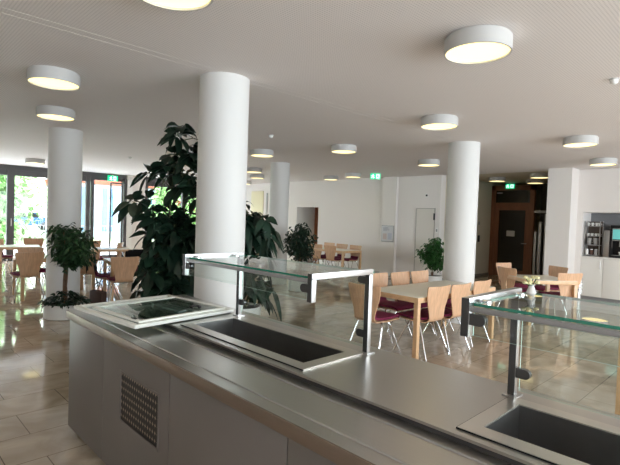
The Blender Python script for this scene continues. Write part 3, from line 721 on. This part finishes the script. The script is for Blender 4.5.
# tables behind the middle columns
table(-10.9, 8.1, 1.6, .8, 10, 'far table between big near column and middle column')
G8 = 'chairs at the far table between the columns'
chair((-10.3, 7.6), 8, 'chair at the far table between the columns, right one with its back to the camera', G8)
chair((-11.1, 7.4), 25, 'turned chair at the far table between the columns', G8)
chair((-10.6, 8.75), -170, 'chair on the far side of the table between the columns', G8)

# jacket and bag
def cloth(name, lab, cat, pts, loc, rz, m, seed):
    """soft folded cloth draped over a rounded support"""
    b = bmesh.new(); rnd = Vector((seed, 1.3, 2.1)); rows = []
    for i in range(13):
        u = i/12; row = []
        for k in range(15):
            v = -1+2*k/14
            arc = [(-.055, -.34), (-.062, -.2), (-.05, -.06), (-.02, .0), (.02, .0), (.05, -.07), (.07, -.22), (.085, -.38)]
            s = u*(len(arc)-1); j = min(int(s), len(arc)-2); f = s-j
            y = arc[j][0]*(1-f)+arc[j+1][0]*f; z = arc[j][1]*(1-f)+arc[j+1][1]*f
            n = noise.noise(Vector((v*3, u*5, 0))+rnd)
            row.append(b.verts.new((v*(.235+.02*n), y+(.022*n if abs(z) > .05 else 0), z+.01*n-(.03*v*v))))
        rows.append(row)
    for a, c in zip(rows, rows[1:]):
        for k in range(14): f = b.faces.new((a[k], a[k+1], c[k+1], c[k])); f.smooth = True
    geo = bmesh.ops.solidify(b, geom=b.faces[:], thickness=.012)
    o = obj(name, b, m, loc=loc, rz=rz, sharp=False); tag(o, lab, cat)
cloth('jacket', 'black jacket draped over a chair back behind the tall plant', 'jacket', None, (-8.765, 3.952, .872), R(-100), M['jacket'], 1.0)
cloth('jacket', 'dark jacket hanging over the side-on chair beside the tall plant', 'jacket', None, (-8.525, 2.985, .872), R(-24), M['jacket'], 4.0)
t = thing('handbag', 'brown bag on the floor below the side-on chair left of the tall plant', 'bag', (-8.12, 2.97, 0), R(15))
b = bmesh.new(); bx(b, -.17, .17, -.06, .06, .0, .24, .04); obj('body', b, M['bag'], t)
obj('strap', tube(bmesh.new(), catmull([(-.12, 0, .23), (-.09, 0, .33), (0, 0, .37), (.09, 0, .33), (.12, 0, .23)], 4), .008, 6), M['bag'], t)

# ------------------------------------------------------------------ plants
def planter(t, r, h, m=None):
    b = lathe(bmesh.new(), [(r*.93, 0), (r, .01), (r, h-.01), (r*.985, h), (r*.93, h), (r*.93, h-.03)], 40); obj('planter', b, m or M['pot'], t)
    obj('soil', lathe(bmesh.new(), [(r*.925, h-.06), (r*.925, h-.025), (.02, h-.015)], 30), M['soil'], t)
def leaf(b, p, d, ln, wd, rnd, droop=.35, seg=4):
    """a pointed oval leaf with thickness from a folded midrib, base p, direction d"""
    d = d.normalized(); side = d.cross(Vector((0, 0, 1)))
    if side.length < .05: side = Vector((1, 0, 0))
    side.normalize(); up = side.cross(d).normalized()
    q = rnd.uniform(-.9, .9); side = (side*math.cos(q)+up*math.sin(q)).normalized(); up = side.cross(d).normalized()
    prof = [.16, .90, 1.0, .74, .0] if seg == 4 else [.15, 1.0, .0]
    rows = []
    n = len(prof)-1
    for i, wv in enumerate(prof):
        s = i/n; c = p+d*ln*s+Vector((0, 0, -droop*ln*s*s))
        hw = wd*.5*wv
        if i == n: rows.append([b.verts.new(c)])
        else: rows.append([b.verts.new(c-side*hw+up*hw*.25), b.verts.new(c), b.verts.new(c+side*hw+up*hw*.25)])
    for a, c in zip(rows, rows[1:]):
        if len(c) == 3:
            for k in range(2): f = b.faces.new((a[k], a[k+1], c[k+1], c[k])); f.smooth = True
        else:
            for k in range(2): f = b.faces.new((a[k], a[k+1], c[0])); f.smooth = True
def whorl(b, bs, p, d, rnd, n=8, ln=.24, wd=.085, droop=.4):
    """umbrella of leaflets at the end of a petiole"""
    d = d.normalized(); x = d.orthogonal().normalized(); y = d.cross(x)
    for k in range(n):
        a = 2*PI*k/n+rnd.uniform(-.25, .25); v = x*math.cos(a)+y*math.sin(a)+d*rnd.uniform(-.1, .45)
        l = ln*rnd.uniform(.75, 1.1); leaf(b, p+v.normalized()*.03, v, l, wd*rnd.uniform(.8, 1.1), rnd, droop*rnd.uniform(.6, 1.4))
def big_plant(name, lab, loc, stems, seed, nwh=40, ln=.25, wd=.09, pot=(.3, .3), droop=.45, leafm='leafdark'):
    rnd = random.Random(seed); t = thing(name, lab, 'potted plant', loc)
    planter(t, *pot); bl = bmesh.new(); bs = bmesh.new()
    paths = []
    for s in stems: paths.append(catmull([Vector(p) for p in s], 5)); tube(bs, paths[-1], [.018-.010*i/len(paths[-1]) for i in range(len(paths[-1]))], 7)
    for k in range(nwh):
        pa = paths[k % len(paths)]; f = (.16+.84*((k//len(paths)+rnd.random())/(nwh/len(paths)))); i = min(int(f*(len(pa)-1)), len(pa)-1)
        p = Vector(pa[i]); a = rnd.uniform(0, 2*PI); top = i > len(pa)*.9
        v = Vector((math.cos(a), math.sin(a), rnd.uniform(.0, .7) if not top else 1.2)); q = p+v.normalized()*rnd.uniform(.12, .32)
        tube(bs, [p, (p+q)/2+Vector((0, 0, .03)), q], .0045, 5); whorl(bl, bs, q, v+Vector((0, 0, .4)), rnd, rnd.choice((6, 7, 8, 9)), ln, wd, droop)
    for pa in paths:
        for dz in (0, .10):
            a = rnd.uniform(0, 6.28); p = Vector(pa[-1])+Vector((.08*math.cos(a), .08*math.sin(a), -dz)); whorl(bl, bs, p, Vector((math.cos(a)*.4, math.sin(a)*.4, 1)), rnd, 9, ln, wd, droop*1.3)
    obj('stems', bs, M['stem'], t); obj('foliage', bl, M[leafm], t, sharp=False)
    return t
def V(*a): return Vector(a)
# tall umbrella plant left of the near column
big_plant('potted_umbrella_plant', 'very tall dark umbrella plant left of the big near column', (-4.66, 2.63, 0),
          [[(0, 0, .25), (.02, .05, .9), (.0, -.02, 1.6), (-.06, -.06, 2.52)], [(.05, .03, .25), (-.05, -.10, .8), (-.08, -.16, 1.4), (-.06, -.12, 2.08)], [(-.04, 0, .25), (.1, .12, .9), (.08, .10, 1.6), (.10, .10, 2.3)], [(0, .04, .25), (-.1, -.1, .6), (-.2, -.2, 1.1), (-.22, -.28, 1.62)], [(0, .04, .25), (.05, -.1, .6), (.08, -.12, 1.0), (.05, -.05, 1.35)]], 11, 108, .20, .108, (.3, .34), .42)
big_plant('potted_umbrella_plant', 'drooping dark umbrella plant right behind the big near column', (-5.42, 3.98, 0),
          [[(0, 0, .25), (.02, .03, .8), (.0, .02, 1.3), (.02, .05, 1.62)], [(.05, .03, .25), (.1, .1, .7), (.1, .12, 1.1), (.1, .12, 1.4)], [(0, .04, .25), (-.1, .05, .6), (-.1, .1, 1.0), (-.1, .1, 1.3)]], 23, 40, .26, .11, (.28, .3), .75)
def ficus(lab, loc, seed, H0, H1, rad, n, pot=(.28, .21), under=True, m='leafficus', lean=0, trunk_r=.022, ln=.075):
    rnd = random.Random(seed); t = thing('potted_ficus_tree', lab, 'potted plant', loc); planter(t, *pot)
    bs = bmesh.new(); bl = bmesh.new(); zc = (H0+H1)/2; hz = (H1-H0)/2
    for k in range(3):
        a = k*2.1; pts = [Vector((.02*math.cos(a+z*5), .02*math.sin(a+z*5), z)) for z in [pot[1]-.05+(H0-pot[1]+.1)*i/8 for i in range(9)]]; tube(bs, pts, trunk_r*.7, 7)
    tips = []
    for k in range(26):
        a = rnd.uniform(0, 2*PI); e = rnd.uniform(-.7, 1.4); r_ = rad*rnd.uniform(.5, .95)
        q = Vector((r_*math.cos(a)*math.cos(e)+lean*max(0, e), r_*math.sin(a)*math.cos(e)+lean*.9*max(0, e), zc+hz*.9*math.sin(e)*rnd.uniform(.6, 1)))
        p = Vector((0, 0, H0+rnd.uniform(-.05, hz))); mid = (p+q)/2+Vector((0, 0, .06)); pa = catmull([p, mid, q], 4); tube(bs, pa, .005, 5); tips += [Vector(x) for x in pa[3:]]
    for k in range(n):
        p = rnd.choice(tips)+Vector((rnd.gauss(0, .055), rnd.gauss(0, .055), rnd.gauss(0, .055))); a = rnd.uniform(0, 2*PI)
        leaf(bl, p, Vector((math.cos(a), math.sin(a), rnd.uniform(-.8, .2))), ln*rnd.uniform(.7, 1.2), ln*.45, rnd, .4, 2)
    obj('stems', bs, M['bark'], t); obj('foliage', bl, M[m], t, sharp=False)
    if under:
        b = bmesh.new()
        for k in range(230):
            a = rnd.uniform(0, 2*PI); r_ = pot[0]*rnd.uniform(.1, 1.08); d = Vector((math.cos(a), math.sin(a), rnd.uniform(-.2, 1)))
            leaf(b, Vector((r_*math.cos(a), r_*math.sin(a), pot[1]+rnd.uniform(0, .16)*(1.15-r_/pot[0])+.01)), d, rnd.uniform(.07, .12), .05, rnd, .6)
        obj('underplanting', b, M['leafdark'], t, sharp=False)
    return t
ficus('small potted tree with underplanting before the left column', (-7.42, 2.24, 0), 4, .70, 1.36, .46, 2300, (.28, .21), lean=.0, ln=.10)
ficus('dark bushy potted plant beside the middle column', (-7.42, 7.0, 0), 8, .55, 1.5, .38, 1700, (.24, .26), False, ln=.10, m='leafdark')
ficus('bushy bright green potted tree left of the right-hand column', (-6.2, 10.45, 0), 15, .28, 1.22, .38, 2800, (.25, .26), False, m='leafbright', ln=.09)

# ------------------------------------------------------------------ outside
struct('ground', box(-75, XL-.3, -40, 50, -.25, -.05), M['grass'])
struct('terrace', box(-24, XL-.12, -10, 20, -.06, -.01), mat('terrace_paving', (.72, .75, .80), .8, var=.06))
def tree(x, y, h, r, lab, seed, m='treeleaf'):
    rnd = random.Random(seed); t = thing('garden_tree', lab, 'tree', (x, y, -.05), 0, 'trees outside the window wall')
    obj('trunk', tube(bmesh.new(), [(0, 0, 0), (.1, 0, h*.3), (0, .1, h*.6), (.1, .1, h*.9)], [.2, .16, .12, .05], 8), M['bark'], t)
    b = bmesh.new()
    cs = [Vector((rnd.uniform(-r, r), rnd.uniform(-r, r), rnd.uniform(.1, 1)*h)) for _ in range(16)]
    for k in range(2700):
        c = rnd.choice(cs); v = Vector((rnd.gauss(0, 1), rnd.gauss(0, 1), rnd.gauss(0, 1))).normalized()*rnd.uniform(.3, 1)*r*.6
        p = c+v; p.z = max(.1, p.z); d = Vector((rnd.uniform(-1, 1), rnd.uniform(-1, 1), rnd.uniform(-1, .5))); leaf(b, p, d, .38, .24, rnd, .2, 2)
    obj('foliage', b, M[m], t, sharp=False)
trees = [(-26, .5, 6, 2.2, 'leafy green tree outside at the left picture edge', 'treeleaf'), (-30, 5.2, 7, 2.6, 'broad green tree filling the second window pane', 'treeleaf2'), (-25, 3.9, 4.2, 1.6, 'low green tree left of the left column outside', 'treeleaf'), (-41, 6.5, 7, 2.6, 'green tree seen beyond the left column outside', 'treeleaf2'), (-36, -1.0, 8, 3, 'tall background tree behind the left window panes', 'treeleaf2'), (-27.5, 15.2, 4.2, 1.6, 'small green tree beyond the patio railing', 'treeleaf')]
for i, (x, y, h, r, lab, m) in enumerate(trees): tree(x, y, h, r, lab, 40+i, m)
# pale building with tall windows
t = thing('apartment_building', 'pale building with tall blue windows and red brick beyond the patio door', 'building', (-33, 14, -.05))
b = bmesh.new(); bx(b, -3, 3, -4.5, 1.2, 0, 8); obj('rendered_wall', b, M['render'], t)
b = bmesh.new(); bx(b, -2.5, 2.2, 1.2, 7, 0, 2.9); obj('brick_wing', b, M['brick'], t)
b = bmesh.new(); bx(b, -3.1, 3.1, -4.6, 1.3, 3.3, 3.7); obj('brick_band', b, M['brick'], t)
for k in range(4):
    y = -3.9+k*1.35; f = obj('window', box(3.0, 3.05, y-.32, y+.32, .4, 3.1), M['bluewin'], t)
    obj('frame', box(3.05, 3.08, y-.03, y+.03, .4, 3.1), M['white'], f)
for k in range(4):
    y = -3.9+k*1.35; obj('window', box(3.0, 3.05, y-.32, y+.32, 4.2, 6.6), M['bluewin'], t)
# railing
t = thing('garden_railing', 'dark metal railing outside the patio door', 'railing', (-21, 8.3, -.05))
b = bmesh.new(); bx(b, -.02, .02, -3.2, 3.2, .98, 1.02); bx(b, -.015, .015, -3.2, 3.2, .12, .15); obj('rail', b, M['grey'], t)
b = bmesh.new()
for k in range(54): bx(b, -.008, .008, -3.18+k*.12-.008, -3.18+k*.12+.008, .15, .98)
obj('bars', b, M['grey'], t)
for y in (-3.2, -1.07, 1.07, 3.2): obj('post', box(-.03, .03, y-.03, y+.03, 0, 1.08), M['grey'], t)
# parked car
t = thing('parked_car', 'blue car parked outside behind the left window', 'car', (-42, 9.6, -.05), R(82))
prof = [(-2.0, .35), (-2.05, .7), (-1.75, .88), (-1.1, .95), (-.6, 1.38), (.6, 1.42), (1.25, .98), (1.95, .85), (2.1, .6), (2.05, .35)]
b = bmesh.new(); L = [b.verts.new((x, -.82, z)) for x, z in prof]; Rr = [b.verts.new((x, .82, z)) for x, z in prof]
b.faces.new(L); b.faces.new(Rr[::-1])
for i in range(len(prof)): b.faces.new((L[i], L[(i+1) % len(prof)], Rr[(i+1) % len(prof)], Rr[i]))
bmesh.ops.bevel(b, geom=b.edges[:], offset=.06, segments=2, affect='EDGES'); obj('body', b, M['bluecar'], t)
b = bmesh.new()
for s in (-1, 1):
    vs = [b.verts.new((x, s*.835, z)) for x, z in [(-.95, .98), (-.55, 1.31), (.55, 1.34), (1.05, .99)]]; v2 = [b.verts.new((v.co.x, s*.82, v.co.z)) for v in vs]
    b.faces.new(vs); b.faces.new(v2[::-1])
    for i in range(4): b.faces.new((vs[i], vs[(i+1) % 4], v2[(i+1) % 4], v2[i]))
obj('side_windows', b, M['blackplastic'], t)
for x in (-1.3, 1.3):
    for s in (-1, 1):
        b = bmesh.new(); tube(b, [(x, s*.72, .32), (x, s*.86, .32)], .32, 20); obj('wheel', b, M['tyre'], t)
